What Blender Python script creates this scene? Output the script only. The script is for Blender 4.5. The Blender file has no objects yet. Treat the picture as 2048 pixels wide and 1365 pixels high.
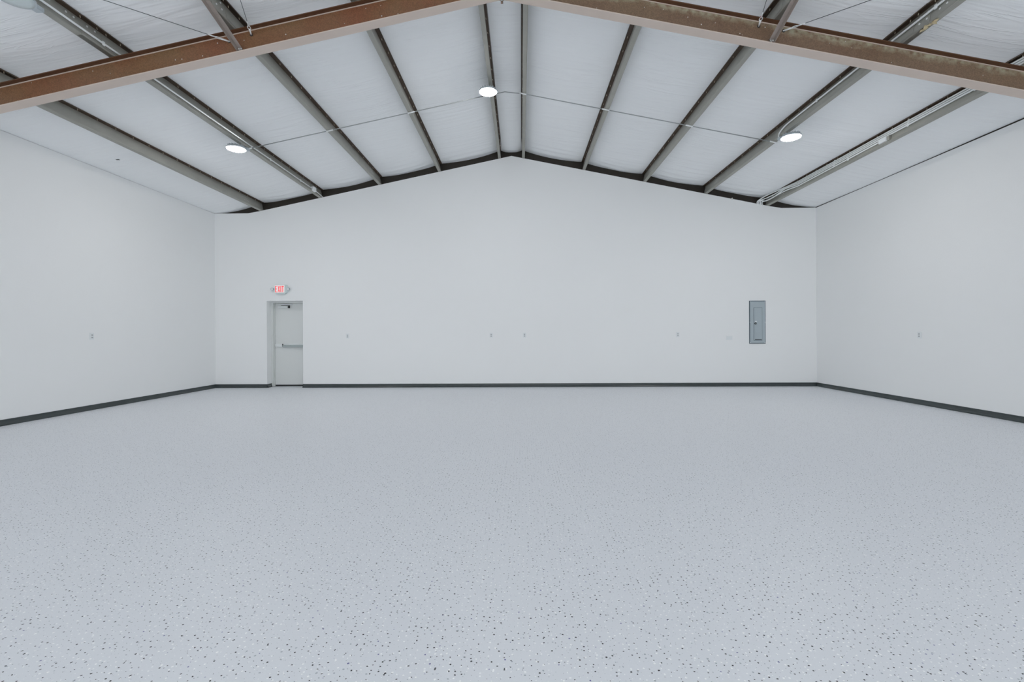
import bpy, bmesh, math, random
from mathutils import Vector, Matrix

S = bpy.context.scene
C = S.collection
random.seed(7)

# ------------------------------------------------------------------ camera, world, exposure
FPX = 945.17
YAW, ROLL = 0.0189, 0.0051
CAMX, CAMH = 0.2149, 1.34
cam_d = bpy.data.cameras.new('camera')
cam = bpy.data.objects.new('camera', cam_d)
C.objects.link(cam)
cam_d.sensor_width = 36
cam_d.lens = FPX / 2048 * 36
cam_d.shift_y = -14.8 / 2048
cam_d.clip_start = 0.05
rt = Vector((math.cos(YAW), math.sin(YAW), 0)); fw = Vector((-math.sin(YAW), math.cos(YAW), 0)); up = Vector((0, 0, 1))
cx = rt * math.cos(ROLL) - up * math.sin(ROLL)
cy = rt * math.sin(ROLL) + up * math.cos(ROLL)
cz = -fw
m = Matrix((cx, cy, cz)).transposed().to_4x4()
m.translation = Vector((CAMX, 0, CAMH))
cam.matrix_world = m
S.camera = cam

SKY_FILL = 2.85           # sky light through an unseen rear opening, added to even the brightness
w = bpy.data.worlds.new('world'); S.world = w
w.use_nodes = True
w.node_tree.nodes['Background'].inputs[0].default_value = (0.865, 0.885, 0.915, 1)
w.node_tree.nodes['Background'].inputs[1].default_value = SKY_FILL

S.view_settings.view_transform = 'Standard'
S.view_settings.look = 'None'
S.view_settings.gamma = 1
S.view_settings.use_curve_mapping = False
S.view_settings.exposure = 0.0
S.cycles.max_bounces = 14
S.cycles.diffuse_bounces = 12
S.cycles.glossy_bounces = 4
S.cycles.use_denoising = True
LENS_POWER = 128.0       # strength of every lit lamp lens

# ------------------------------------------------------------------ measured geometry (metres)
D = 11.839               # back wall
W = 7.533                # half width of the room
EZ = 4.419               # top of side walls
B = 0.208                # roof slope
S0, SP = 0.3294, 1.5129  # outer lower edge of first purlin, spacing
ZP = 5.8075              # underside plane of the purlins at the ridge line
RN, RF = 5.7625, 5.9056  # near and far edge of the frame beam
ZR = 5.5123              # underside of the beam at the ridge
YR = -6.4                # rear wall, behind the camera
AL = math.atan(B)
YM = (RN + RF) / 2
def px_of(i): return S0 + i * SP
def roof(x, off=0.0): return ZP - B * abs(x) - off

# ------------------------------------------------------------------ materials
def s2l(c):
    c /= 255.0
    return c / 12.92 if c <= 0.04045 else ((c + 0.055) / 1.055) ** 2.4
def srgb(r, g, b): return (s2l(r), s2l(g), s2l(b), 1)

def mat(name, col, rough=0.6, metal=0.0, emit=0.0, var=0.0, vscale=4.0, bump=0.0, bscale=60.0, spec=0.5):
    mt = bpy.data.materials.new(name); mt.use_nodes = True
    nt = mt.node_tree; b = nt.nodes['Principled BSDF']
    b.inputs['Base Color'].default_value = col
    b.inputs['Roughness'].default_value = rough
    b.inputs['Metallic'].default_value = metal
    b.inputs['Specular IOR Level'].default_value = spec
    if emit:
        b.inputs['Emission Color'].default_value = col
        b.inputs['Emission Strength'].default_value = emit
    if var or bump:
        tc = nt.nodes.new('ShaderNodeTexCoord')
    if var:
        n = nt.nodes.new('ShaderNodeTexNoise'); n.inputs['Scale'].default_value = vscale; n.inputs['Detail'].default_value = 5
        nt.links.new(tc.outputs['Object'], n.inputs['Vector'])
        mx = nt.nodes.new('ShaderNodeMix'); mx.data_type = 'RGBA'
        mx.inputs['A'].default_value = tuple(min(1, c * (1 - var)) for c in col[:3]) + (1,)
        mx.inputs['B'].default_value = tuple(min(1, c * (1 + var)) for c in col[:3]) + (1,)
        nt.links.new(n.outputs['Fac'], mx.inputs['Factor'])
        nt.links.new(mx.outputs['Result'], b.inputs['Base Color'])
    if bump:
        n2 = nt.nodes.new('ShaderNodeTexNoise'); n2.inputs['Scale'].default_value = bscale; n2.inputs['Detail'].default_value = 3
        nt.links.new(tc.outputs['Object'], n2.inputs['Vector'])
        bp = nt.nodes.new('ShaderNodeBump'); bp.inputs['Distance'].default_value = bump; bp.inputs['Strength'].default_value = 1
        nt.links.new(n2.outputs['Fac'], bp.inputs['Height']); nt.links.new(bp.outputs['Normal'], b.inputs['Normal'])
    return mt

M = {}
M['wall'] = mat('white_wall_paint', (0.880, 0.890, 0.890, 1), 0.75, var=0.012, vscale=0.6, bump=0.0006, bscale=55, spec=0.3)
M['door'] = mat('door_paint', (0.74, 0.76, 0.75, 1), 0.5, var=0.01, vscale=1.5)
M['frame'] = mat('door_frame_paint', (0.68, 0.70, 0.69, 1), 0.5)
M['base'] = mat('vinyl_baseboard', (0.042, 0.054, 0.055, 1), 0.26, var=0.2, vscale=3)
M['dark'] = mat('dark_rubber', (0.015, 0.017, 0.018, 1), 0.6)
M['galv'] = mat('conduit_galvanised', (0.90, 0.92, 0.92, 1), 0.4, metal=0.0)
M['emt'] = mat('thin_conduit_zinc', (0.36, 0.38, 0.38, 1), 0.5, metal=0.2)
M['pad'] = mat('push_pad_grey', (0.40, 0.45, 0.45, 1), 0.4)
M['steel'] = mat('brushed_steel', (0.55, 0.58, 0.59, 1), 0.35, metal=0.8)
M['closer'] = mat('closer_metal', (0.80, 0.83, 0.83, 1), 0.35, metal=0.1)
M['bolt'] = mat('zinc_bolt', (0.85, 0.86, 0.86, 1), 0.4, metal=0.2)
M['screw'] = mat('screw_tip', (0.75, 0.66, 0.52, 1), 0.4, metal=0.2)
M['plate'] = mat('white_plastic', (0.80, 0.83, 0.84, 1), 0.4)
M['socket'] = mat('socket_face', (0.50, 0.52, 0.53, 1), 0.5)
M['slot'] = mat('socket_slot', (0.22, 0.23, 0.23, 1), 0.5)
M['epanel'] = mat('grey_enamel', (0.42, 0.485, 0.52, 1), 0.45, var=0.05, vscale=6)
M['epanel_edge'] = mat('grey_enamel_edge', (0.09, 0.125, 0.15, 1), 0.5)
M['cable'] = mat('wire_rope', (0.16, 0.18, 0.19, 1), 0.5, metal=0.4)
M['lens'] = mat('lamp_lens_lit', (1.0, 0.985, 0.97, 1), 0.4, emit=LENS_POWER)
M['lens_off'] = mat('lamp_lens_unlit', (0.62, 0.69, 0.70, 1), 0.25, var=0.06, vscale=30)
M['housing'] = mat('lamp_housing', (0.52, 0.57, 0.60, 1), 0.45)
M['exit_body'] = mat('exit_sign_body', (0.66, 0.74, 0.74, 1), 0.3)
M['exit_face'] = mat('exit_sign_face', (0.92, 0.88, 0.87, 1), 0.3, emit=0.25)
M['exit_red'] = mat('exit_sign_red', (0.80, 0.02, 0.03, 1), 0.3, emit=0.55)
M['tag'] = mat('cream_scrap', (0.62, 0.52, 0.33, 1), 0.8, var=0.3, vscale=30)
M['red'] = mat('red_mark', (0.6, 0.02, 0.03, 1), 0.5)
M['purlin'] = mat('purlin_steel', (0.355, 0.35, 0.312, 1), 0.42, metal=0.25, var=0.18, vscale=2.5, spec=0.5)
M['dark_brown'] = mat('purlin_top_brown', (0.075, 0.048, 0.030, 1), 0.6, var=0.25, vscale=3)  # darker than the web, for the purlin top flanges
M['paintend'] = mat('white_overspray', (0.66, 0.64, 0.60, 1), 0.6)
M['endrafter'] = mat('end_primer_gap_shade', (0.022, 0.016, 0.010, 1), 0.6, var=0.3, vscale=3)
M['brace'] = mat('brace_primer', (0.33, 0.28, 0.25, 1), 0.5, var=0.15, vscale=5)
M['roofdeck'] = mat('roof_deck', (0.3, 0.3, 0.3, 1), 0.8)

def rafter_mat(name, right):
    mt = bpy.data.materials.new(name); mt.use_nodes = True
    nt = mt.node_tree; b = nt.nodes['Principled BSDF']; N = nt.nodes.new; L = nt.links.new
    b.inputs['Roughness'].default_value = 0.55
    tc = N('ShaderNodeTexCoord')
    n = N('ShaderNodeTexNoise'); n.inputs['Scale'].default_value = 0.9; n.inputs['Detail'].default_value = 4
    L(tc.outputs['Object'], n.inputs['Vector'])
    cr = N('ShaderNodeValToRGB'); cr.color_ramp.elements[0].position = 0.35; cr.color_ramp.elements[1].position = 0.65
    if right:
        cr.color_ramp.elements[0].color = (0.185, 0.108, 0.066, 1); cr.color_ramp.elements[1].color = (0.225, 0.150, 0.092, 1)
    else:
        cr.color_ramp.elements[0].color = (0.225, 0.078, 0.036, 1); cr.color_ramp.elements[1].color = (0.215, 0.118, 0.055, 1)
    L(n.outputs['Fac'], cr.inputs['Fac'])
    # fine speckle of the primer
    n2 = N('ShaderNodeTexNoise'); n2.inputs['Scale'].default_value = 90; n2.inputs['Detail'].default_value = 2
    L(tc.outputs['Object'], n2.inputs['Vector'])
    mp = N('ShaderNodeMapRange'); mp.inputs['From Min'].default_value = 0.3; mp.inputs['From Max'].default_value = 0.7
    mp.inputs['To Min'].default_value = 0.8; mp.inputs['To Max'].default_value = 1.25
    L(n2.outputs['Fac'], mp.inputs['Value'])
    mul = N('ShaderNodeMix'); mul.data_type = 'RGBA'; mul.blend_type = 'MULTIPLY'; mul.inputs['Factor'].default_value = 1
    L(cr.outputs['Color'], mul.inputs['A']); L(mp.outputs['Result'], mul.inputs['B'])
    out = mul.outputs['Result']
    if right:
        # chalky deposit that clings to the top of the web: its own ragged shape along the beam
        sx = N('ShaderNodeSeparateXYZ'); L(tc.outputs['Object'], sx.inputs[0])
        # height above the beam underside: z + B*x (object origin at ridge, z 0)
        a1 = N('ShaderNodeMath'); a1.operation = 'MULTIPLY_ADD'; a1.inputs[1].default_value = B
        L(sx.outputs['X'], a1.inputs[0]); L(sx.outputs['Z'], a1.inputs[2])
        n3 = N('ShaderNodeTexNoise'); n3.inputs['Scale'].default_value = 1.3; n3.inputs['Detail'].default_value = 9; n3.inputs['Roughness'].default_value = 0.62
        L(tc.outputs['Object'], n3.inputs['Vector'])
        a2 = N('ShaderNodeMath'); a2.operation = 'MULTIPLY_ADD'; a2.inputs[1].default_value = 0.38
        L(n3.outputs['Fac'], a2.inputs[0]); L(a1.outputs[0], a2.inputs[2])
        mr = N('ShaderNodeMapRange'); mr.inputs['From Min'].default_value = 0.375; mr.inputs['From Max'].default_value = 0.45
        mr.inputs['To Max'].default_value = 0.85
        L(a2.outputs[0], mr.inputs['Value'])
        n4 = N('ShaderNodeTexNoise'); n4.inputs['Scale'].default_value = 14; n4.inputs['Detail'].default_value = 4
        L(tc.outputs['Object'], n4.inputs['Vector'])
        m4 = N('ShaderNodeMapRange'); m4.inputs['From Min'].default_value = 0.33; m4.inputs['From Max'].default_value = 0.60
        L(n4.outputs['Fac'], m4.inputs['Value'])
        m5 = N('ShaderNodeMath'); m5.operation = 'MULTIPLY'; L(mr.outputs['Result'], m5.inputs[0]); L(m4.outputs['Result'], m5.inputs[1])
        mx = N('ShaderNodeMix'); mx.data_type = 'RGBA'; mx.inputs['B'].default_value = (0.46, 0.43, 0.30, 1)
        L(out, mx.inputs['A']); L(m5.outputs[0], mx.inputs['Factor'])
        out = mx.outputs['Result']
    L(out, b.inputs['Base Color'])
    return mt
M['rafL'] = rafter_mat('beam_primer_left', False)
M['rafR'] = rafter_mat('beam_primer_right', True)
M['flange'] = mat('beam_flange_pale', (0.66, 0.555, 0.485, 1), 0.55, var=0.08, vscale=3)  # paler than the web, for bottom flange and weld bead

M['flange_top'] = mat('beam_primer_shaded', (0.115, 0.050, 0.022, 1), 0.6, var=0.2, vscale=3)  # web primer darkened: shade under the top flange is put into the colour

def floor_mat():
    mt = bpy.data.materials.new('epoxy_flake_floor'); mt.use_nodes = True
    nt = mt.node_tree; b = nt.nodes['Principled BSDF']; N = nt.nodes.new; L = nt.links.new
    b.inputs['Roughness'].default_value = 0.42; b.inputs['Specular IOR Level'].default_value = 0.25
    tc = N('ShaderNodeTexCoord')
    wob = N('ShaderNodeTexNoise'); wob.inputs['Scale'].default_value = 230; wob.inputs['Detail'].default_value = 1
    L(tc.outputs['Object'], wob.inputs['Vector'])
    sb = N('ShaderNodeVectorMath'); sb.operation = 'SUBTRACT'; sb.inputs[1].default_value = (0.5, 0.5, 0.5); L(wob.outputs['Color'], sb.inputs[0])
    sc = N('ShaderNodeVectorMath'); sc.operation = 'SCALE'; sc.inputs['Scale'].default_value = 0.006; L(sb.outputs[0], sc.inputs[0])
    ad = N('ShaderNodeVectorMath'); ad.operation = 'ADD'; L(tc.outputs['Object'], ad.inputs[0]); L(sc.outputs[0], ad.inputs[1])
    base = N('ShaderNodeTexNoise'); base.inputs['Scale'].default_value = 0.35; base.inputs['Detail'].default_value = 3
    L(tc.outputs['Object'], base.inputs['Vector'])
    bc = N('ShaderNodeMix'); bc.data_type = 'RGBA'
    bc.inputs['A'].default_value = (0.73, 0.75, 0.785, 1); bc.inputs['B'].default_value = (0.75, 0.77, 0.797, 1)
    L(base.outputs['Fac'], bc.inputs['Factor'])
    col = bc.outputs['Result']
    def layer(col, scale, off, rmin, rmax, power, c1, c2, c2thr):
        o = N('ShaderNodeVectorMath'); o.operation = 'ADD'; o.inputs[1].default_value = (off, off * 0.7, 0); L(ad.outputs[0], o.inputs[0])
        v = N('ShaderNodeTexVoronoi'); v.voronoi_dimensions = '2D'; v.feature = 'F1'; v.inputs['Scale'].default_value = scale
        L(o.outputs[0], v.inputs['Vector'])
        sp = N('ShaderNodeSeparateColor'); L(v.outputs['Color'], sp.inputs[0])
        pw = N('ShaderNodeMath'); pw.operation = 'POWER'; pw.inputs[1].default_value = power; L(sp.outputs[0], pw.inputs[0])
        r = N('ShaderNodeMapRange'); r.inputs['To Min'].default_value = rmin * scale; r.inputs['To Max'].default_value = rmax * scale
        L(pw.outputs[0], r.inputs['Value'])
        lt = N('ShaderNodeMath'); lt.operation = 'LESS_THAN'; L(v.outputs['Distance'], lt.inputs[0]); L(r.outputs['Result'], lt.inputs[1])
        g = N('ShaderNodeMath'); g.operation = 'GREATER_THAN'; g.inputs[1].default_value = c2thr; L(sp.outputs[1], g.inputs[0])
        cc = N('ShaderNodeMix'); cc.data_type = 'RGBA'; cc.inputs['A'].default_value = c1; cc.inputs['B'].default_value = c2
        L(g.outputs[0], cc.inputs['Factor'])
        mx = N('ShaderNodeMix'); mx.data_type = 'RGBA'; L(lt.outputs[0], mx.inputs['Factor']); L(col, mx.inputs['A']); L(cc.outputs['Result'], mx.inputs['B'])
        return mx.outputs['Result']
    col = layer(col, 36, 3.3, 0.0007, 0.0042, 2.1, (0.025, 0.028, 0.032, 1), (0.13, 0.13, 0.30, 1), 0.93)
    col = layer(col, 40, 9.1, 0.0007, 0.0046, 2.0, (0.95, 0.96, 0.96, 1), (0.40, 0.44, 0.47, 1), 0.85)
    L(col, b.inputs['Base Color'])
    bn = N('ShaderNodeTexNoise'); bn.inputs['Scale'].default_value = 45; bn.inputs['Detail'].default_value = 2; L(tc.outputs['Object'], bn.inputs['Vector'])
    bp = N('ShaderNodeBump'); bp.inputs['Distance'].default_value = 0.0006; L(bn.outputs['Fac'], bp.inputs['Height']); L(bp.outputs['Normal'], b.inputs['Normal'])
    return mt
M['floor'] = floor_mat()

def liner_mat():
    mt = bpy.data.materials.new('white_insulation_liner'); mt.use_nodes = True
    nt = mt.node_tree; b = nt.nodes['Principled BSDF']; N = nt.nodes.new; L = nt.links.new
    b.inputs['Base Color'].default_value = (0.92, 0.935, 0.945, 1); b.inputs['Roughness'].default_value = 0.6
    b.inputs['Specular IOR Level'].default_value = 0.35
    tc = N('ShaderNodeTexCoord')
    mp = N('ShaderNodeMapping'); mp.inputs['Scale'].default_value = (0.55, 5.5, 0.5); L(tc.outputs['Object'], mp.inputs['Vector'])
    n = N('ShaderNodeTexNoise'); n.inputs['Scale'].default_value = 1.3; n.inputs['Detail'].default_value = 2; n.inputs['Roughness'].default_value = 0.55
    n.inputs['Distortion'].default_value = 0.5
    L(mp.outputs[0], n.inputs['Vector'])
    # sharp creases, only in some patches
    mp2 = N('ShaderNodeMapping'); mp2.inputs['Scale'].default_value = (0.30, 3.4, 0.5); L(tc.outputs['Object'], mp2.inputs['Vector'])
    n2 = N('ShaderNodeTexNoise'); n2.inputs['Scale'].default_value = 2.3; n2.inputs['Detail'].default_value = 3; n2.inputs['Distortion'].default_value = 0.9
    L(mp2.outputs[0], n2.inputs['Vector'])
    ab = N('ShaderNodeMath'); ab.operation = 'SUBTRACT'; ab.inputs[1].default_value = 0.5; L(n2.outputs['Fac'], ab.inputs[0])
    ab2 = N('ShaderNodeMath'); ab2.operation = 'ABSOLUTE'; L(ab.outputs[0], ab2.inputs[0])
    cr = N('ShaderNodeMapRange'); cr.inputs['From Max'].default_value = 0.05; cr.inputs['To Min'].default_value = 1; cr.inputs['To Max'].default_value = 0; cr.interpolation_type = 'SMOOTHSTEP'
    L(ab2.outputs[0], cr.inputs['Value'])
    n3 = N('ShaderNodeTexNoise'); n3.inputs['Scale'].default_value = 0.8; n3.inputs['Detail'].default_value = 1; L(tc.outputs['Object'], n3.inputs['Vector'])
    mk = N('ShaderNodeMapRange'); mk.inputs['From Min'].default_value = 0.48; mk.inputs['From Max'].default_value = 0.62; L(n3.outputs['Fac'], mk.inputs['Value'])
    ml = N('ShaderNodeMath'); ml.operation = 'MULTIPLY'; L(cr.outputs['Result'], ml.inputs[0]); L(mk.outputs['Result'], ml.inputs[1])
    sm = N('ShaderNodeMath'); sm.operation = 'MULTIPLY_ADD'; sm.inputs[1].default_value = 0.16; L(ml.outputs[0], sm.inputs[0]); L(n.outputs['Fac'], sm.inputs[2])
    bp = N('ShaderNodeBump'); bp.inputs['Distance'].default_value = 0.017; bp.inputs['Strength'].default_value = 1.0
    L(sm.outputs[0], bp.inputs['Height']); L(bp.outputs['Normal'], b.inputs['Normal'])
    return mt
M['liner'] = liner_mat()

# ------------------------------------------------------------------ helpers
def wloc(o):
    v = Vector((0, 0, 0))
    while o: v += Vector(o.location); o = o.parent
    return v

class MB:
    def __init__(s): s.v = []; s.f = []; s.smooth = []
    def add(s, vs, fs, smooth=False):
        n = len(s.v); s.v += [Vector(v) for v in vs]
        for f in fs: s.f.append([n + i for i in f]); s.smooth.append(smooth)
        return s
    def box(s, x0, x1, y0, y1, z0, z1):
        s.add([(x, y, z) for z in (z0, z1) for y in (y0, y1) for x in (x0, x1)],
              [(0, 2, 3, 1), (4, 5, 7, 6), (0, 1, 5, 4), (2, 6, 7, 3), (0, 4, 6, 2), (1, 3, 7, 5)]); return s
    def obox(s, c, ax, ay, az):     # centre and three half-extent vectors
        c = Vector(c); ax, ay, az = Vector(ax), Vector(ay), Vector(az)
        s.add([c + ax * i + ay * j + az * k for k in (-1, 1) for j in (-1, 1) for i in (-1, 1)],
              [(0, 2, 3, 1), (4, 5, 7, 6), (0, 1, 5, 4), (2, 6, 7, 3), (0, 4, 6, 2), (1, 3, 7, 5)]); return s
    def prism(s, poly, y0, y1, smooth=False):   # closed polygon in XZ, extruded along Y
        n = len(poly)
        s.add([(x, y0, z) for x, z in poly] + [(x, y1, z) for x, z in poly],
              [(i, (i + 1) % n, n + (i + 1) % n, n + i) for i in range(n)], smooth)
        k = len(s.v) - 2 * n
        s.f.append([k + i for i in range(n)]); s.smooth.append(False)
        s.f.append([k + n + i for i in reversed(range(n))]); s.smooth.append(False)
        return s
    def tube(s, pts, r, n=10, caps=True):
        pts = [Vector(p) for p in pts]; rings = []
        k = len(s.v)
        ref = Vector((0, 0, 1))
        for i, p in enumerate(pts):
            a = pts[max(0, i - 1)]; b = pts[min(len(pts) - 1, i + 1)]
            t = (b - a).normalized()
            if abs(t.dot(ref)) > 0.98: ref = Vector((1, 0, 0.01))
            u = t.cross(ref).normalized(); v = u.cross(t).normalized(); ref = v
            rr = r[i] if isinstance(r, (list, tuple)) else r
            for j in range(n):
                an = 2 * math.pi * j / n
                s.v.append(p + u * math.cos(an) * rr + v * math.sin(an) * rr)
        for i in range(len(pts) - 1):
            for j in range(n):
                s.f.append([k + i * n + j, k + i * n + (j + 1) % n, k + (i + 1) * n + (j + 1) % n, k + (i + 1) * n + j]); s.smooth.append(True)
        if caps:
            s.f.append([k + j for j in reversed(range(n))]); s.smooth.append(False)
            s.f.append([k + (len(pts) - 1) * n + j for j in range(n)]); s.smooth.append(False)
        return s
    def cyl(s, a, b, r, n=12): return s.tube([a, b], r, n)
    def build(s, name, m, parent=None, bevel=0.0, loc=None):
        off = wloc(parent) if parent else Vector(loc if loc else (0, 0, 0))
        me = bpy.data.meshes.new(name)
        me.from_pydata([v - off for v in s.v], [], s.f)
        me.polygons.foreach_set('use_smooth', s.smooth)
        me.materials.append(m); me.update()
        bm = bmesh.new(); bm.from_mesh(me); bmesh.ops.recalc_face_normals(bm, faces=bm.faces)
        if bevel:
            bmesh.ops.bevel(bm, geom=[e for e in bm.edges if e.is_manifold and e.calc_face_angle(0) > 0.5], offset=bevel, segments=2, affect='EDGES', clamp_overlap=True)
        bm.to_mesh(me); bm.free()
        o = bpy.data.objects.new(name, me); C.objects.link(o)
        if parent: o.parent = parent
        elif loc: o.location = loc
        return o

def tag(o, label=None, cat=None, group=None, kind=None):
    if label: o['label'] = label
    if cat: o['category'] = cat
    if group: o['group'] = group
    if kind: o['kind'] = kind
    return o
def thing(name, loc, label, cat, group=None):
    o = bpy.data.objects.new(name, None); C.objects.link(o); o.location = loc; o.empty_display_size = 0.2
    return tag(o, label, cat, group)
def struct(o): o['kind'] = 'structure'; return o

def smooth_path(pts, n=6):        # rounds the corners of a polyline (Catmull-Rom)
    P = [Vector(p) for p in pts]; P = [P[0] * 2 - P[1]] + P + [P[-1] * 2 - P[-2]]
    out = []
    for i in range(1, len(P) - 2):
        for k in range(n):
            t = k / n
            out.append(0.5 * ((2 * P[i]) + (P[i + 1] - P[i - 1]) * t + (2 * P[i - 1] - 5 * P[i] + 4 * P[i + 1] - P[i + 2]) * t * t
                              + (-P[i - 1] + 3 * P[i] - 3 * P[i + 1] + P[i + 2]) * t ** 3))
    out.append(P[-2]); return out

# ------------------------------------------------------------------ floor and walls
TH = 0.34     # thickness of the furred back wall
DX0, DX1, DZ = -6.213, -5.292, 2.200    # opening for the exit door
fl = MB().add([(-W - .4, YR, 0), (W + .4, YR, 0), (W + .4, D + .9, 0), (-W - .4, D + .9, 0), (-W - .4, YR, -.15), (W + .4, YR, -.15), (W + .4, D + .9, -.15), (-W - .4, D + .9, -.15)],
              [(0, 1, 2, 3), (7, 6, 5, 4), (0, 4, 5, 1), (1, 5, 6, 2), (2, 6, 7, 3), (3, 7, 4, 0)])
tag(struct(fl.build('floor', M['floor'])), 'light grey-blue epoxy floor sprinkled with black and white flakes')

P5 = px_of(4)
EDGE = [(-W, EZ + .004), (-P5 - .30, EZ + .004), (-P5 + 0.01, roof(P5) - .004), (0.0, ZP - .012), (P5 - .01, roof(P5) - .004), (P5 + .30, EZ + .004), (W, EZ + .004)]
def back_top(x):
    for (a, za), (b, zb) in zip(EDGE[:-1], EDGE[1:]):
        if a <= x <= b: return za + (zb - za) * (x - a) / (b - a)
bw = MB()
def wall_piece(x0, x1, z0):
    xs = sorted({x0, x1} | {x for x, _ in EDGE if x0 < x < x1})
    bw.prism([(x0, z0), (x1, z0)] + [(x, back_top(x)) for x in reversed(xs)], D, D + TH)
wall_piece(-W, DX0, 0); wall_piece(DX0, DX1, DZ); wall_piece(DX1, W, 0)
tag(struct(bw.build('wall_back', M['wall'])), 'white gable wall with the exit door')
for side, sx in (('left', -1), ('right', 1)):
    mb = MB().box(min(sx * W, sx * (W + .15)), max(sx * W, sx * (W + .15)), YR, D + TH, 0, EZ)
    tag(struct(mb.build('wall_' + side, M['wall'])), 'smooth white %s side wall' % side)
rw = MB().prism([(-W, 4.1), (W, 4.1), (W, EZ + .3), (0, ZP + .3), (-W, EZ + .3)], YR - .15, YR)
rw.box(-W, -5.5, YR - .15, YR, 0, 4.1); rw.box(5.5, W, YR - .15, YR, 0, 4.1)  # unseen opening between these, added to let the fill light in
struct(rw.build('wall_rear', M['wall']))

# baseboards: coved vinyl, .09 m high
def base_run(name, p0, p1, nrm):
    p0, p1, nrm = Vector(p0), Vector(p1), Vector(nrm)
    prof = [(0.0, 0.092), (0.004, 0.092), (0.0055, 0.088), (0.0055, 0.070), (0.008, 0.055), (0.014, 0.036), (0.022, 0.020), (0.024, 0.016), (0.024, 0.0005), (0.0, 0.0005)]
    vs = [p + nrm * a + Vector((0, 0, b)) for p in (p0, p1) for a, b in prof]; n = len(prof)
    mb = MB(); mb.add(vs, [(i, (i + 1) % n, n + (i + 1) % n, n + i) for i in range(n)] + [tuple(range(n)), tuple(reversed(range(n, 2 * n)))])
    return tag(struct(mb.build(name, M['base'])), None)
b1 = base_run('baseboard_back', (-W, D, 0), (DX0, D, 0), (0, -1, 0))
b2 = base_run('baseboard_back', (DX1, D, 0), (W, D, 0), (0, -1, 0))
b3 = base_run('baseboard_back', (DX0, D, 0), (DX0, D + .22, 0), (1, 0, 0))
b4 = base_run('baseboard_back', (DX1, D + .22, 0), (DX1, D, 0), (-1, 0, 0))
b5 = base_run('baseboard_left', (-W, YR, 0), (-W, D, 0), (1, 0, 0))
b6 = base_run('baseboard_right', (W, YR, 0), (W, D, 0), (-1, 0, 0))
for b, t in ((b1, 'dark baseboard left of the exit door'), (b2, 'dark baseboard right of the exit door'), (b3, 'dark baseboard return in the left door reveal'),
             (b4, 'dark baseboard return in the right door reveal'), (b5, 'dark baseboard of the left wall'), (b6, 'dark baseboard of the right wall')):
    b['label'] = t

# ------------------------------------------------------------------ ceiling liner (draped white insulation facing)
CA, SA = math.cos(AL), math.sin(AL)
QT = 0.203    # purlin depth
def web_x(i): return px_of(i) - 0.065 * CA + 0.0     # web base, |x|
def top_pt(i):                                       # |x|, z of the top flange centre of purlin i
    x0, z0 = px_of(i), roof(px_of(i))
    t = -0.098; q = QT
    return x0 + t * CA + q * SA, z0 - t * SA + q * CA
TOPS = [top_pt(i) for i in range(5)]
LZ = 0.006
def liner_z(x, y, side):
    ax = abs(x)
    back = max(0.0, 1 - (D - y) / 0.75); back = back * back * (3 - 2 * back)
    if ax <= TOPS[0][0]:
        z = TOPS[0][1]; f = ax / TOPS[0][0]; sag = 0.02 * (1 - f * f); return z + LZ - sag - 0.035 * back * (1 - f ** 4)
    if ax >= TOPS[-1][0]:
        a, za = TOPS[-1]; endz = EZ + (0.020 + 0.010 * math.sin(y * .8) * math.sin(y * .37 + 1) if side > 0 else 0.002)
        f = (ax - a) / (W - a); z = za + LZ + (endz - za) * f
        return z - (0.050 * math.sin(math.pi * min(1, f)) ** 1.0) * (1 + .1 * math.sin(y * 1.3)) - 0.0 * back
    for (a, za), (b, zb) in zip(TOPS[:-1], TOPS[1:]):
        if a <= ax <= b:
            f = (ax - a) / (b - a); s = math.sin(math.pi * f)
            sag = 0.045 * s ** 0.7
            wr = 0.006 * s * (math.sin(y * 9 + 1.7 * math.sin(ax * 2.1) + 3 * f) * math.sin(y * 1.3 + a * 5) ) * (0.35 + 0.65 * back)
            wr += 0.007 * s * back * math.sin(y * 26 + 2.5 * math.sin(f * 3 + a))
            return za + (zb - za) * f + LZ - sag + wr - 0.012 * back * s
def liner_side(side):
    xs = []
    knots = [0.0] + [t[0] for t in TOPS] + [W + (0.011 if side > 0 else 0.011)]
    for a, b, n in zip(knots[:-1], knots[1:], [4] + [14] * 4 + [12]):
        xs += [a + (b - a) * k / n for k in range(n)]
    xs.append(knots[-1])
    ys = []; y = YR
    while y < D - 1.2: ys.append(y); y += 0.14 if y > 3 else 0.4
    while y < D + 0.12: ys.append(y); y += 0.028
    vs = [(side * x, yy, liner_z(side * x, yy, side)) for yy in ys for x in xs]
    n = len(xs)
    return vs, [(j * n + i, j * n + i + 1, (j + 1) * n + i + 1, (j + 1) * n + i) for j in range(len(ys) - 1) for i in range(n - 1)]
mb = MB(); 
for sd in (-1, 1):
    v_, f_ = liner_side(sd); mb.add(v_, f_, True)
cl = tag(struct(mb.build('ceiling', M['liner'])), 'white draped insulation liner of the gable roof')
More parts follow.
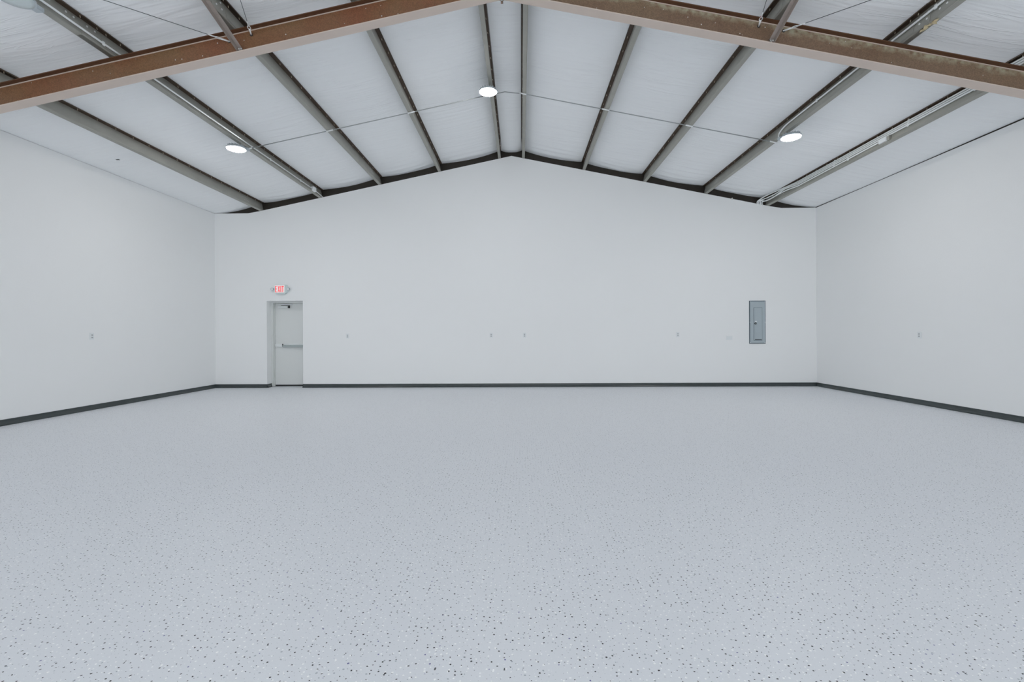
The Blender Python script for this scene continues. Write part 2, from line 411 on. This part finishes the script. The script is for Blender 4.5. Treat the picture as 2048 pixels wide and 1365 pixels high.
# eave struts (gap shade put into their near-black colour) and end rafter seen through the gap above the walls; roof deck closes the box
for side, sx in (('left', -1), ('right', 1)):
    mb = MB().box(min(sx * (W + .012), sx * (W + .11)), max(sx * (W + .012), sx * (W + .11)), YR, D + .3, EZ + .001, EZ + .22)
    tag(struct(mb.build('trim_1' if sx < 0 else 'trim_2', M['endrafter'])), 'eave strut, coloured near-black as gap shade, above the %s wall' % side)
for k, sx in ((3, -1), (4, 1)):
    xa, xb = 0.0, W
    poly = [(0, ZP - .05), (sx * W, ZP - B * W - .05), (sx * W, ZP - B * W + .24), (0, ZP + .24)]
    mb = MB().prism(poly, D + .07, D + .10)
    mb.prism([(0, ZP - .05), (sx * W, ZP - B * W - .05), (sx * W, ZP - B * W - .04), (0, ZP - .04)], D + .03, D + .07)
    tag(struct(mb.build('trim_%d' % k, M['endrafter'])), 'end rafter, dark brown with gap shade in the colour, above the %s half of the back wall' % ('left' if sx < 0 else 'right'))
mb = MB()
for sx in (-1, 1):
    mb.prism([(0, ZP + .27), (sx * (W + .2), ZP - B * (W + .2) + .27), (sx * (W + .2), ZP - B * (W + .2) + .31), (0, ZP + .31)], YR - .2, D + .6)
struct(mb.build('roof_deck', M['roofdeck']))
# exterior skin behind the door
struct(MB().box(-W - .3, W + .3, D + .55, D + .60, 0, ZP + .3).build('wall_exterior', M['roofdeck']))

# ------------------------------------------------------------------ purlins
ORD = ['first', 'second', 'third', 'fourth', 'fifth']
def sec(i, sx, t, q, y):      # point in the section frame of purlin i; t along slope towards the eave, q normal
    x0, z0 = px_of(i), roof(px_of(i))
    return Vector((sx * (x0 + t * CA + q * SA), y, z0 - t * SA + q * CA))
def strip(mb, i, sx, prof, y0, y1, th=0.003):
    # prof: open polyline of (t,q), given thickness to its left
    n = len(prof); off = []
    for k in range(n):
        a = Vector(prof[max(0, k - 1)]); b = Vector(prof[min(n - 1, k + 1)])
        d = (b - a).normalized(); off.append((prof[k][0] - d.y * th, prof[k][1] + d.x * th))
    loop = list(prof) + off[::-1]
    vs = [sec(i, sx, t, q, y) for y in (y0, y1) for t, q in loop]; m_ = len(loop)
    mb.add(vs, [(a, (a + 1) % m_, m_ + (a + 1) % m_, m_ + a) for a in range(m_)])
    mb.f.append([len(mb.v) - 2 * m_ + a for a in range(m_)]); mb.smooth.append(False)
    mb.f.append([len(mb.v) - m_ + a for a in reversed(range(m_))]); mb.smooth.append(False)

def purlin(i, sx, y0, y1, dt, label, grp, far):
    o = thing('roof_purlin', sec(i, sx, -.065, 0, (y0 + y1) / 2), label, 'beam', grp)
    mb = MB(); strip(mb, i, sx, [(-.065 + dt, .010), (-.065 + dt, QT - .010)], y0, y1); mb.build('web', M['purlin'], o)
    mb = MB(); strip(mb, i, sx, [(-.001 + dt, .021), (0 + dt, .003), (-.003 + dt, 0), (-.060 + dt, 0), (-.064 + dt, .003), (-.065 + dt, .010)], y0, y1)
    mb.build('bottom_flange', M['purlin'], o)
    mb = MB(); strip(mb, i, sx, [(-.065 + dt, QT - .010), (-.066 + dt, QT - .003), (-.070 + dt, QT), (-.127 + dt, QT), (-.130 + dt, QT - .003), (-.131 + dt, QT - .019)], y0, y1)
    mb.build('top_flange', M['dark_brown'], o)
    # roofing screws that come through the top flange
    mb = MB(); y = (11.55 if far else 5.65)
    lo = y0 + .05
    while y > max(lo, 3.0 if not far else lo):
        jt = random.uniform(-.006, .006)
        mb.cyl(sec(i, sx, -.100 + jt + dt, QT + .004, y), sec(i, sx, -.100 + jt * .5 + dt, QT - .030, y + random.uniform(-.004, .004)), .0034, 5)
        y -= .335 + random.uniform(-.01, .01)
    tag(mb.build('screw_tips', M['screw'], o), kind='stuff')
    return o

for sx, sn in ((-1, 'left'), (1, 'right')):
    for i in range(5):
        far = purlin(i, sx, 5.33 + (0.05 if sx > 0 else 0), D + .065, 0.0,
                     'steel roof purlin between brown beam and back wall, %s %s of the ridge' % (ORD[i], sn), 'purlins of the far bay', True)
        # painted tip over the wall, slotted bolts near the lap and at the wall
        mb = MB(); strip(mb, i, sx, [(.0005, .016), (.0005, .0), (-.001, -.0012), (-.058, -.0012)], D - .11, D + .01, th=-.0015); mb.build('painted_tip', M['paintend'], far)
        mb = MB()
        for (y, q) in [(6.03, .155), (6.03, .075), (6.14, .155), (6.14, .075)] + [(5.42, .145), (5.42, .065), (5.52, .15), (5.52, .07)]:
            mb.cyl(sec(i, sx, -.065, q, y), sec(i, sx, -.075, q, y), .011, 6)
        tag(mb.build('lap_bolts', M['bolt'], far), kind='stuff')
        mb = MB()
        for k in range(4): mb.cyl(sec(i, sx, -.066, .13, 11.05 + k * .055), sec(i, sx, -.0705, .13, 11.05 + k * .055), .0055, 6)
        for k in range(4): mb.cyl(sec(i, sx, -.066, .07, 11.10 + k * .055), sec(i, sx, -.0705, .07, 11.10 + k * .055), .005, 6)
        tag(mb.build('end_screws', M['bolt'], far), kind='stuff')
        mb = MB(); strip(mb, i, sx, [(-.0695, .018), (-.0695, QT - .02)], 5.60, 5.93, th=.002); mb.build('lap_plate', M['purlin'], far)
        near = purlin(i, sx, -0.9, 6.20, 0.0045,
                      'steel roof purlin on the near side of the brown beam, %s %s of the ridge' % (ORD[i], sn), 'purlins of the near bay', False)
        mb = MB()
        for (y, q) in [(5.26, .15), (5.26, .07), (5.17, .15), (5.17, .07), (4.98, .15), (4.98, .07), (4.84, .15), (4.84, .07)]:
            mb.cyl(sec(i, sx, -.062, q, y), sec(i, sx, -.070, q, y), .0115, 6)
        tag(mb.build('lap_bolts', M['bolt'], near), kind='stuff')

# ------------------------------------------------------------------ main frame beam (two rafters)
def rafter(sx, sn, mw):
    o = thing('frame_beam', (0, YM, ZR), 'rusty brown steel frame beam, %s half of the gable' % sn, 'beam', None)
    XE = W + .02
    def band(q0, q1, y0, y1):
        return MB().prism([(sx * 0.006, ZR + q0), (sx * XE, ZR - B * XE + q0), (sx * XE, ZR - B * XE + q1), (sx * 0.006, ZR + q1)], y0, y1)
    H = ZP - ZR - .004
    band(.012, H - .012, YM - .005, YM + .005).build('web', mw, o)
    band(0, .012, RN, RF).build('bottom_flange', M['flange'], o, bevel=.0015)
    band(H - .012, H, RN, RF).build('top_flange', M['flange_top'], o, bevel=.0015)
    wd = MB()
    n = 8; 
    wd.prism([(sx * .01, ZR + H - .012), (sx * XE, ZR - B * XE + H - .012), (sx * XE, ZR - B * XE + H - .022), (sx * .01, ZR + H - .022)], YM - .013, YM - .004)
    wd.build('weld_bead', M['flange'], o)
    # erection plate at the ridge with its two bolts
    mb = MB().box(min(sx * .002, sx * .014), max(sx * .002, sx * .014), RN + .02, RF - .02, ZR - .060, ZR + H)
    mb.build('ridge_plate', mw, o)
    tag(MB().box(min(0, sx * .012), max(0, sx * .012), RN, RN + .03, ZR - .085, ZR - .03).build('plate_ear', M['steel'], o))
    mb = MB()
    for q in (.06, .15, .24):
        for yy in (RN + .035, RF - .035):
            mb.cyl((sx * .012, yy, ZR + q), (sx * .032, yy, ZR + q), .012, 6)
    tag(mb.build('ridge_bolts', M['bolt'], o), kind='stuff')
    # gusset triangle under the ridge
    MB().add([(sx * .014, YM - .004, ZR), (sx * .09, YM - .004, ZR - .018), (sx * .014, YM - .004, ZR - .055),
              (sx * .014, YM + .004, ZR), (sx * .09, YM + .004, ZR - .018), (sx * .014, YM + .004, ZR - .055)],
             [(0, 1, 2), (5, 4, 3), (0, 3, 4, 1), (1, 4, 5, 2), (2, 5, 3, 0)]).build('gusset', mw, o)
    # small chips where bare metal shows
    mb = MB()
    for _ in range(16):
        x = random.uniform(.8, 6.6); q = random.uniform(.05, .25); r = random.uniform(.003, .008)
        mb.cyl((sx * x, YM - .0062, ZR - B * x + q), (sx * x, YM - .0048, ZR - B * x + q), r, 6)
    tag(mb.build('paint_chips', M['paintend'], o), kind='stuff')
    return o
rafter(-1, 'left', M['rafL']); rafter(1, 'right', M['rafR'])

# flange braces: steel angles from the beam's lower flange up to the third purlin
def brace(sx, sn, xa, xb):
    a = Vector((sx * xa, RN + .045, roof(xa) - .245)); b = Vector((sx * xb, 4.92, roof(xb) + .06))
    d = (b - a).normalized(); u = Vector((1, 0, 0)); u = (u - d * u.dot(d)).normalized(); v = d.cross(u).normalized()
    if v.z < 0: v = -v
    o = thing('flange_brace', a, 'steel angle brace from the %s half of the brown beam up to third purlin' % sn, 'brace', 'flange braces')
    c = (a + b) / 2; h = (b - a) / 2
    MB().obox(c, u * .027, h, v * .002).build('wide_leg', M['brace'], o)
    MB().obox(c - u * sx * (-.027) - v * .024, u * .002, h, v * .026).build('upright_leg', M['brace'], o)
    mb = MB()
    for s_ in (-.010, .016): mb.cyl(a + d * .02 + u * s_ - v * .003, a + d * .02 + u * s_ - v * .020, .0085, 6)
    mb.cyl(a + d * .02 - v * .02, a + Vector((0, .0, -.045)), .003, 5)
    tag(mb.build('bolt_heads', M['bolt'], o), kind='stuff')
    return o
brace(-1, 'left', 3.245, 3.285); brace(1, 'right', 3.270, 3.275)

# cross-bracing cables with eye bolts
def cable(sx, sn, xe, ze, far_x, far_y, which, red=False):
    a = Vector((sx * xe, YM - .006, ze)); b = Vector((sx * far_x, far_y, roof(far_x) - .004)); d = (b - a).normalized()
    o = thing('brace_cable', a, 'thin brace cable on the %s half of the beam, %s the angle brace' % (sn, which), 'cable', 'roof bracing cables')
    MB().tube([a + d * .19, b], .0035, 6).build('wire_rope', M['cable'], o)
    MB().tube([a - d * .02, a + d * .10], .010, 8).build('eye_bolt', M['galv'], o)
    s_ = d.cross(Vector((0, 0, 1))).normalized() if abs(d.z) < .95 else Vector((1, 0, 0))
    v = s_.cross(d).normalized()
    ring = [a + d * (.125 + .034 * math.cos(t)) + s_ * (.016 * math.sin(t)) for t in [2 * math.pi * k / 12 for k in range(13)]]
    MB().tube(ring, .0055, 6, caps=False).build('thimble', M['galv'], o)
    MB().tube([a + d * .155, a + d * .24], [.009, .0045], 8).build('cable_grip', M['galv'], o)
    if red: MB().tube([a + d * .150 + v * .004, a + d * .166 + v * .004], .0105, 8).build('paint_band', M['red'], o)
    MB().cyl(a + Vector((0, -.001, 0)), a + Vector((0, .002, 0)), .020, 14).build('slot_washer', M['dark'], o)
    return o
cable(-1, 'left', 3.405, 5.005, 7.2, 1.0, 'outside')
cable(-1, 'left', 3.126, 5.084, 1.3, .55, 'inside')
cable(1, 'right', 3.137, 5.081, 1.6, .45, 'inside', True)
cable(1, 'right', 3.439, 5.021, 7.2, 1.35, 'outside')

# ------------------------------------------------------------------ lamps and conduits
LR = 0.150
def lamp(x, y, label, lit=True):
    sx = 1 if x > 0 else -1
    zb = roof(x, 0.12)
    o = thing('ceiling_lamp', (x, y, zb), label, 'light', 'round ceiling lamps')
    # lens: shallow dome
    n = 28; vs = []; fs = []
    for k, (r, dz) in enumerate([(LR, .0), (LR * .97, -.012), (LR * .8, -.020), (LR * .45, -.026)]):
        vs += [(x + r * math.cos(2 * math.pi * j / n), y + r * math.sin(2 * math.pi * j / n), zb + .012 + dz) for j in range(n)]
    for k in range(3): fs += [(k * n + j, k * n + (j + 1) % n, (k + 1) * n + (j + 1) % n, (k + 1) * n + j) for j in range(n)]
    fs.append(tuple(3 * n + j for j in range(n)))
    MB().add(vs, fs, True).build('lens', M['lens'] if lit else M['lens_off'], o)
    MB().tube([(x, y, zb + .006), (x, y, zb + .030), (x, y, zb + .045), (x, y, zb + .075)], [LR + .012, LR + .012, LR * .8, LR * .55], 28).build('housing', M['housing'], o)
    mb = MB()
    for j in range(16):
        a = 2 * math.pi * j / 16; c, s_ = math.cos(a), math.sin(a)
        mb.obox((x + c * LR * .72, y + s_ * LR * .72, zb + .058), (c * LR * .20, s_ * LR * .20, 0), (-s_ * .002, c * .002, 0), (0, 0, .014))
    tag(mb.build('cooling_fins', M['housing'], o), kind='stuff')
    xb = sx * (px_of(round((abs(x) - S0) / SP)) - .03)
    yb = y + .25
    MB().tube([(x, y + .02, zb + .07), (x + (xb - x) * .5, y + .12, zb + .085), (xb, yb, roof(xb) - .035)], .011, 8).build('mounting_arm', M['galv'], o)
    MB().box(xb - .045, xb + .045, yb - .045, yb + .045, roof(xb) - .050, roof(xb) - .006).build('junction_box', M['housing'], o, bevel=.004)
    return o
lamp(-4.879, 8.39, 'round glowing ceiling lamp left of the ridge, under the fourth purlin')
lamp(-0.345, 8.36, 'round glowing ceiling lamp near the ridge, the highest lamp')
lamp(4.868, 8.20, 'round glowing ceiling lamp right of the ridge, under the fourth purlin')
lamp(-4.80, 4.60, 'round unlit ceiling lamp cut off at the top left corner', lit=False)
for y in (0.8, -3.0):
    for x in (-4.85, -0.345, 4.85):
        l = lamp(x, y, 'round ceiling lamp %s, %s row behind the frame' % ({-4.85: 'left of the ridge', -.345: 'at the ridge', 4.85: 'right of the ridge'}[x], {.8: 'first', -3.0: 'second', -6.8: 'third'}[y]), lit=(y < 0))

def conduit(name, pts, r, label, straps=(), curve=True, mt='galv'):
    o = thing(name, pts[0], label, 'pipe', 'electrical conduits')
    MB().tube(smooth_path(pts) if curve else pts, r, 10).build('tube', M[mt], o)
    for p in straps:
        MB().obox(p, (.0045, 0, 0), (0, .016, 0), (0, 0, r + .012)).build('strap', M['galv'], o)
    return o
def on_web(i, sx, q, y, t=-.086): return sec(i, sx, t, q, y)
# left: along the fourth purlin
conduit('conduit', [on_web(3, -1, .050, -.9), on_web(3, -1, .050, 11.28)], .0125, 'white conduit along the fourth purlin left of the ridge',
        [on_web(3, -1, .050, y) for y in (5.6, 6.3, 9.4, 10.7)], curve=False)
jb = thing('junction_box', on_web(3, -1, .050, 11.36), 'small square conduit box at the wall end of left fourth purlin', 'box')
c_ = on_web(3, -1, .052, 11.36, -.094)
MB().obox(c_, (.034, 0, 0), (0, .065, 0), (0, 0, .052)).build('box_body', M['galv'], jb, bevel=.004)
MB().obox(c_ + Vector((.036, 0, 0)), (.002, 0, 0), (0, .056, 0), (0, 0, .044)).build('cover', M['galv'], jb)
conduit('conduit', [on_web(3, -1, .040, 11.42, -.09), on_web(3, -1, .030, 11.62, -.095), on_web(3, -1, .0, D + .02, -.10)], .0095, 'short conduit from square box into back wall')
# right: along the fourth purlin, swinging down to the lamp
bxr = Vector((4.835, 8.45, roof(4.835) - .012))
conduit('conduit', [on_web(3, 1, .115, -.9), on_web(3, 1, .115, 5.0), on_web(3, 1, .115, 9.0), on_web(3, 1, .112, 9.25), on_web(3, 1, .098, 9.38, -.09), Vector((4.825, 9.0, roof(4.8) + .04)), Vector((4.83, 8.6, roof(4.83) + .0))][:1] +
        [on_web(3, 1, .115, 4.0), on_web(3, 1, .115, 6.5), on_web(3, 1, .113, 8.0), on_web(3, 1, .100, 8.28), on_web(3, 1, .045, 8.42), on_web(3, 1, -.015, 8.46, -.07)], .0125,
        'white conduit along the fourth purlin right of the ridge, curving to the lamp', [on_web(3, 1, .115, y) for y in (5.3, 6.2, 7.4)])
# cross run under the purlins
yc = 8.655
def cr(x, off=.016): return Vector((x, yc, roof(x) - off))
conduit('conduit', [cr(-4.86), cr(-3.2), cr(-1.6), Vector((-.42, yc, roof(.42) - .016))], .0085, 'thin conduit crossing from left lamp to the ridge lamp', curve=False, mt='emt')
conduit('conduit', [Vector((-.30, yc - .02, roof(.3) - .03)), Vector((-.06, yc, ZP - .035)), cr(.30), cr(1.8), cr(3.3), cr(4.80)], .0085, 'thin conduit crossing from the ridge lamp to right lamp', curve=False, mt='emt')
for i in range(5):
    for sx in (-1, 1):
        if i == 4: continue
        a = cr(sx * (px_of(i) + .006), .016); b = cr(sx * (px_of(i) - .125), .016)
        st = thing('conduit_clip', a, 'white conduit clip under the %s purlin %s of the ridge' % (ORD[i], 'left' if sx < 0 else 'right'), 'clip', 'clips of the cross conduit')
        MB().tube([a, b], .0125, 8).build('sleeve', M['galv'], st)
        MB().cyl(a + Vector((-sx * .01, .010, .0)), a + Vector((-sx * .01, .010, .022)), .006, 6).build('screw', M['bolt'], st)

# right: four conduits along the fifth purlin, fanning down over the wall
qs = [.167, .132, .097]
nm = ['upper', 'middle', 'lower']
for k, q in enumerate(qs):
    dq = 0.0
    pts = [on_web(4, 1, q, -.9), on_web(4, 1, q, 4), on_web(4, 1, q, 7.5), on_web(4, 1, q, 10.2), on_web(4, 1, q, 10.55), on_web(4, 1, q + (.028 if k else .008), 10.95, -.11 - .008 * k), on_web(4, 1, q + .008 - .02 * k, 11.35, -.155 + .01 * k),
           on_web(4, 1, q - .01 - .02 * k, 11.68, -.205 + .018 * k), Vector((6.095 + .036 * k, D - .030, roof(6.1) + .055)), Vector((6.09 + .040 * k, D - .006, roof(6.1) - .01)), Vector((6.09 + .040 * k, D + .012, roof(6.1) - .05))]
    conduit('conduit', pts, .0125, '%s of the white conduits along the fifth purlin right of ridge' % nm[k], [on_web(4, 1, q, y) for y in (6.45, 7.55, 9.3)])
q = .055
conduit('conduit', [on_web(4, 1, q + .005, 8.12), on_web(4, 1, q, 9.0), on_web(4, 1, q, 10.2), on_web(4, 1, q, 10.5), on_web(4, 1, q + .035, 10.95, -.10), on_web(4, 1, q + .025, 11.35, -.12), on_web(4, 1, q + .01, 11.66, -.145),
        Vector((6.205, D - .030, roof(6.2) + .05)), Vector((6.212, D - .006, roof(6.2) - .01)), Vector((6.212, D + .012, roof(6.2) - .05))], .0125,
        'lowest white conduit, from the box on the fifth purlin to back wall', [on_web(4, 1, q, 8.9)])
pb = thing('junction_box', on_web(4, 1, .04, 8.03), 'flat pale conduit box fixed to the fifth purlin right of ridge', 'box')
MB().obox(on_web(4, 1, .048, 8.03, -.092), (.024, 0, 0), (0, .085, 0), (0, 0, .034)).build('box_body', M['galv'], pb, bevel=.003)
MB().obox(on_web(4, 1, .044, 7.915, -.086), (.018, 0, 0), (0, .020, 0), (0, 0, .036)).build('mounting_bracket', M['purlin'], pb)
MB().obox(on_web(4, 1, .048, 8.03, -.118), (.0015, 0, 0), (0, .078, 0), (0, 0, .029)).build('cover', M['plate'], pb)

# ------------------------------------------------------------------ exit door
dr = bpy.data.objects.new('door_1', None); C.objects.link(dr); dr.location = (-5.755, D + .30, 0); struct(dr)
dr['label'] = 'light grey exit door with push bar and closer, recessed in the back wall'
LY = D + .30            # front face of the leaf
LX0, LX1, LZ0, LZ1 = -6.165, -5.345, 0.015, 2.150
MB().box(LX0, LX1, LY, LY + .045, LZ0, LZ1).build('door_leaf', M['door'], dr, bevel=.002)
mb = MB()
mb.box(DX0 - .01, DX0 + .050, LY - .085, LY + .10, 0, DZ + .01)
mb.box(DX1 - .050, DX1 + .01, LY - .085, LY + .10, 0, DZ + .01)
mb.box(DX0 + .050, DX1 - .050, LY - .085, LY + .10, DZ - .048, DZ + .01)
fr = mb.build('door_frame', M['frame'], dr)
mb = MB().box(DX0 + .050, DX0 + .062, LY - .035, LY - .002, 0, DZ - .048); mb.build('stop_strip', M['frame'], fr)
MB().box(DX1 - .062, DX1 - .050, LY - .035, LY - .002, 0, DZ - .048).build('stop_strip', M['frame'], fr)
MB().box(LX0, LX1, LY - .10, LY + .06, 0, .012).build('threshold', M['steel'], dr)
MB().box(LX0 + .01, LX1, LY - .006, LY, .016, .045).build('door_sweep', M['dark'], dr)
# push bar
pbz = 1.062
pbar = MB().box(LX0 + .03, LX1 - .01, LY - .030, LY, pbz - .042, pbz + .048).build('push_bar', M['closer'], dr, bevel=.004)
MB().box(LX0 + .03, LX0 + .215, LY - .052, LY - .030, pbz - .030, pbz + .040).build('latch_case', M['closer'], pbar, bevel=.004)
MB().box(LX0 + .230, LX1 - .02, LY - .068, LY - .030, pbz - .050, pbz + .012).build('push_pad', M['pad'], pbar, bevel=.005)
MB().box(LX0 + .217, LX0 + .228, LY - .055, LY - .030, pbz - .035, pbz + .045).build('gap_trim', M['dark'], pbar)
# closer
cb = MB().box(-6.065, -5.800, LY - .060, LY, 2.030, 2.082).build('door_closer', M['closer'], dr, bevel=.006)
MB().cyl((-5.775, LY - .030, 2.03), (-5.775, LY - .030, 2.085), .021, 12).build('spindle_cap', M['dark'], cb)
MB().obox((-5.85, LY - .075, 2.098), (.105, .010, 0), (-.001, .012, 0), (0, 0, .005)).build('lower_arm', M['dark'], cb)
MB().obox((-5.84, LY - .088, 2.118), (.17, 0, 0), (0, .012, 0), (0, 0, .007)).build('arm_track', M['plate'], cb)
# hinges on the left stile are hidden by the frame; kick edge lines of the leaf
MB().box(LX0 - .012, LX0 - .002, LY + .0, LY + .02, LZ0, LZ1).build('weatherstrip', M['dark'], dr)

# ------------------------------------------------------------------ exit sign with emergency heads
es = thing('exit_sign', (-5.845, D, 2.36), 'red and white EXIT sign with two lamp heads above the door', 'sign')
ex0, ex1, ez0, ez1 = -5.995, -5.655, 2.385, 2.600
MB().prism([(ex0 + .03, ez0), (ex1 - .03, ez0), (ex1, ez0 + .06), (ex1, ez1 - .06), (ex1 - .03, ez1), (ex0 + .03, ez1), (ex0, ez1 - .06), (ex0, ez0 + .06)], D - .050, D).build('sign_body', M['exit_body'], es, bevel=.006)
MB().box(ex0 + .018, ex0 + .262, D - .054, D - .050, ez0 + .018, ez1 - .012).build('sign_face', M['exit_face'], es)
MB().box(ex0 + .05, ex1 - .05, D - .060, D - .004, ez0 - .022, ez0 + .002).build('battery_case', M['exit_body'], es, bevel=.004)
# letters as strokes
def letter_E(mb, x, z, w_, h, t, y0, y1):
    mb.box(x, x + t, y0, y1, z, z + h)
    for k in (0, .5, 1): mb.box(x + t, x + w_, y0, y1, z + (h - t * .8) * k, z + (h - t * .8) * k + t * .8)
def bar(mb, p, q, t, y0, y1):
    mb.prism([(p[0] - t / 2, p[1]), (p[0] + t / 2, p[1]), (q[0] + t / 2, q[1]), (q[0] - t / 2, q[1])], y0, y1)
lz, lh, t = 2.414, .158, .0175
y0, y1 = D - .058, D - .054
x = ex0 + .030
mb = MB(); letter_E(mb, x, lz, .050, lh, t, y0, y1); mb.build('letter_e', M['exit_red'], es)
x += .064; mb = MB(); bar(mb, (x + t / 2, lz), (x + .058 - t / 2, lz + lh), t * .85, y0, y1); bar(mb, (x + .058 - t / 2, lz), (x + t / 2, lz + lh), t * .85, y0 - .0005, y1); mb.build('letter_x', M['exit_red'], es)
x += .071; mb = MB().box(x, x + t * 1.1, y0, y1, lz, lz + lh); mb.build('letter_i', M['exit_red'], es)
x += .030; mb = MB().box(x, x + .056, y0, y1, lz + lh - t, lz + lh); mb.box(x + .028 - t / 2, x + .028 + t / 2, y0, y1, lz, lz + lh - t); mb.build('letter_t', M['exit_red'], es)
for hx in (ex0 - .035, ex1 + .032):
    sg = -1 if hx < -5.9 else 1
    h_ = MB().tube([(hx, D - .02, 2.50), (hx, D - .045, 2.496), (hx, D - .085, 2.490)], [.016, .030, .036], 16).build('lamp_head', M['epanel'], es)
    MB().tube([(hx, D - .0855, 2.490), (hx, D - .089, 2.4895)], [.030, .026], 16).build('lamp_glass', M['plate'], h_)
    MB().cyl((hx - sg * .05, D - .02, 2.498), (hx, D - .025, 2.498), .009, 8).build('swivel_arm', M['epanel'], h_)

# ------------------------------------------------------------------ electrical panel
ex, ew, z0, z1 = 5.878, .400, 1.060, 2.125
ep = thing('breaker_panel', (ex + ew / 2, D, z0), 'grey steel breaker panel with a locked door on back wall', 'electrical panel')
MB().box(ex, ex + ew, D - .012, D, z0, z1).build('backing_trim', M['epanel_edge'], ep)
MB().box(ex + .016, ex + ew - .012, D - .020, D - .012, z0 + .016, z1 - .016).build('cover_plate', M['epanel'], ep, bevel=.003)
dx0, dx1, dz0, dz1 = ex + .108, ex + .305, z1 - .920 * (z1 - z0), z1 - .165 * (z1 - z0)
MB().box(dx0 - .006, dx1 + .006, D - .0215, D - .020, dz0 - .008, dz1 + .006).build('door_gap', M['epanel_edge'], ep)
dd = MB().box(dx0, dx1, D - .027, D - .0215, dz0, dz1).build('panel_door', M['epanel'], ep, bevel=.002)
MB().box(dx0 + .022, dx1 - .006, D - .0285, D - .027, dz0 + .016, dz1 - .03).build('raised_field', M['epanel'], dd, bevel=.001)
MB().box(dx0 + .020, dx0 + .070, D - .034, D - .0285, 1.600, 1.622).build('latch', M['closer'], dd, bevel=.002)
MB().cyl((dx0 + .035, D - .028, 1.560), (dx0 + .035, D - .038, 1.560), .026, 16).build('lock_ring', M['dark'], dd)
MB().cyl((dx0 + .035, D - .038, 1.560), (dx0 + .035, D - .041, 1.560), .010, 12).build('lock_core', M['steel'], dd)
MB().box(dx0 + .02, dx1 - .01, D - .031, D - .0285, dz0 + .010, dz0 + .024).build('pull_lip', M['dark'], dd)
for fx, fz in ((.022, .028), (ew - .022, .028), (.018, .535), (ew - .018, .535), (.022, 1.037), (ew - .022, 1.037)):
    MB().cyl((ex + fx, D - .020, z0 + fz), (ex + fx, D - .0245, z0 + fz), .009, 10).build('screw', M['bolt'], ep)

# ------------------------------------------------------------------ wall outlets
def outlet(axis, a, z, label, w_=.078, h=.122, blank=False):
    # axis 'y': on the back wall at x=a ; 'l'/'r': on a side wall at y=a
    if axis == 'y': P = lambda u, v, d: (a + u, D - d, z + v)
    elif axis == 'l': P = lambda u, v, d: (-W + d, a + u, z + v)
    else: P = lambda u, v, d: (W - d, a + u, z + v)
    def bx(u0, u1, v0, v1, d0, d1):
        return MB().add([P(u, v, d) for d in (d0, d1) for v in (v0, v1) for u in (u0, u1)],
                        [(0, 2, 3, 1), (4, 5, 7, 6), (0, 1, 5, 4), (2, 6, 7, 3), (0, 4, 6, 2), (1, 3, 7, 5)])
    o = thing('wall_outlet', P(0, 0, 0), label, 'outlet', 'white wall plates')
    bx(-w_ / 2, w_ / 2, -h / 2, h / 2, 0, .012).build('cover_plate', M['plate'], o, bevel=.003)
    cols = [0] if w_ < .1 else [-.023, .023]
    for c_ in cols:
        if blank:
            s_ = bx(c_ - .012, c_ + .012, -.028, .028, .012, .016).build('paddle', M['plate'], o)
            continue
        for v in (-.021, .021):
            s_ = bx(c_ - .016, c_ + .016, v - .014, v + .014, .012, .0145).build('socket', M['socket'], o)
            bx(c_ - .009, c_ - .005, v - .006, v + .007, .0145, .0152).build('slot', M['slot'], s_)
            bx(c_ + .005, c_ + .009, v - .006, v + .007, .0145, .0152).build('slot', M['slot'], s_)
            bx(c_ - .003, c_ + .003, v - .011, v - .008, .0145, .0152).build('slot', M['slot'], s_)
    return o
outlet('y', -4.155, 1.300, 'white wall outlet right of the exit door')
outlet('y', -.530, 1.300, 'white wall outlet, left one of the close middle pair')
outlet('y', .305, 1.300, 'white wall outlet, right one of the close middle pair')
outlet('y', 4.117, 1.293, 'single white wall outlet left of the double plate')
outlet('y', 5.385, 1.205, 'white double wall plate beside the grey breaker panel', w_=.150, h=.10, blank=True)
outlet('l', 8.383, 1.330, 'white wall outlet on the left side wall', w_=.082)
outlet('r', 8.815, 1.275, 'white wall outlet on the right side wall', w_=.082)

# ------------------------------------------------------------------ small odds and ends
o = MB().add([(5.43, D - .012, 4.653), (5.50, D - .012, 4.640), (5.478, D - .010, 4.690), (5.43, D + .004, 4.653), (5.50, D + .004, 4.640), (5.478, D + .004, 4.690)],
             [(0, 1, 2), (5, 4, 3), (0, 3, 4, 1), (1, 4, 5, 2), (2, 5, 3, 0)]).build('foam_scrap', M['paintend'])
tag(o, 'small pale foam scrap on the top edge of the back wall', 'scrap')
mb = MB(); c0 = sec(3, 1, -.03, -.006, 5.42)
for k in range(11):
    c1 = c0 + Vector((random.uniform(-.022, .018), -.10 + k * .018, random.uniform(-.012, .008)))
    u = Vector((random.uniform(-1, 1), random.uniform(-1, 1), random.uniform(-.4, .4))).normalized(); v = u.cross(Vector((.1, .2, 1))).normalized(); q_ = u.cross(v)
    mb.obox(c1, u * random.uniform(.016, .034), v * random.uniform(.010, .020), q_ * random.uniform(.001, .003))
tag(mb.build('torn_wrap', M['tag'], bevel=.002), 'torn cream wrapping stuck under fourth purlin right of ridge, near the beam', 'scrap')
sp = Vector((-7.02, 8.35, 0)); sp.z = liner_z(sp.x, sp.y, -1)
mb = MB(); mb.obox(sp + Vector((0, 0, -.002)), (.045, 0, .0), (0, .012, 0), (0, 0, .0015))
tag(mb.build('liner_tear', M['dark']), 'small dark tear in the liner at the upper left', 'tear')
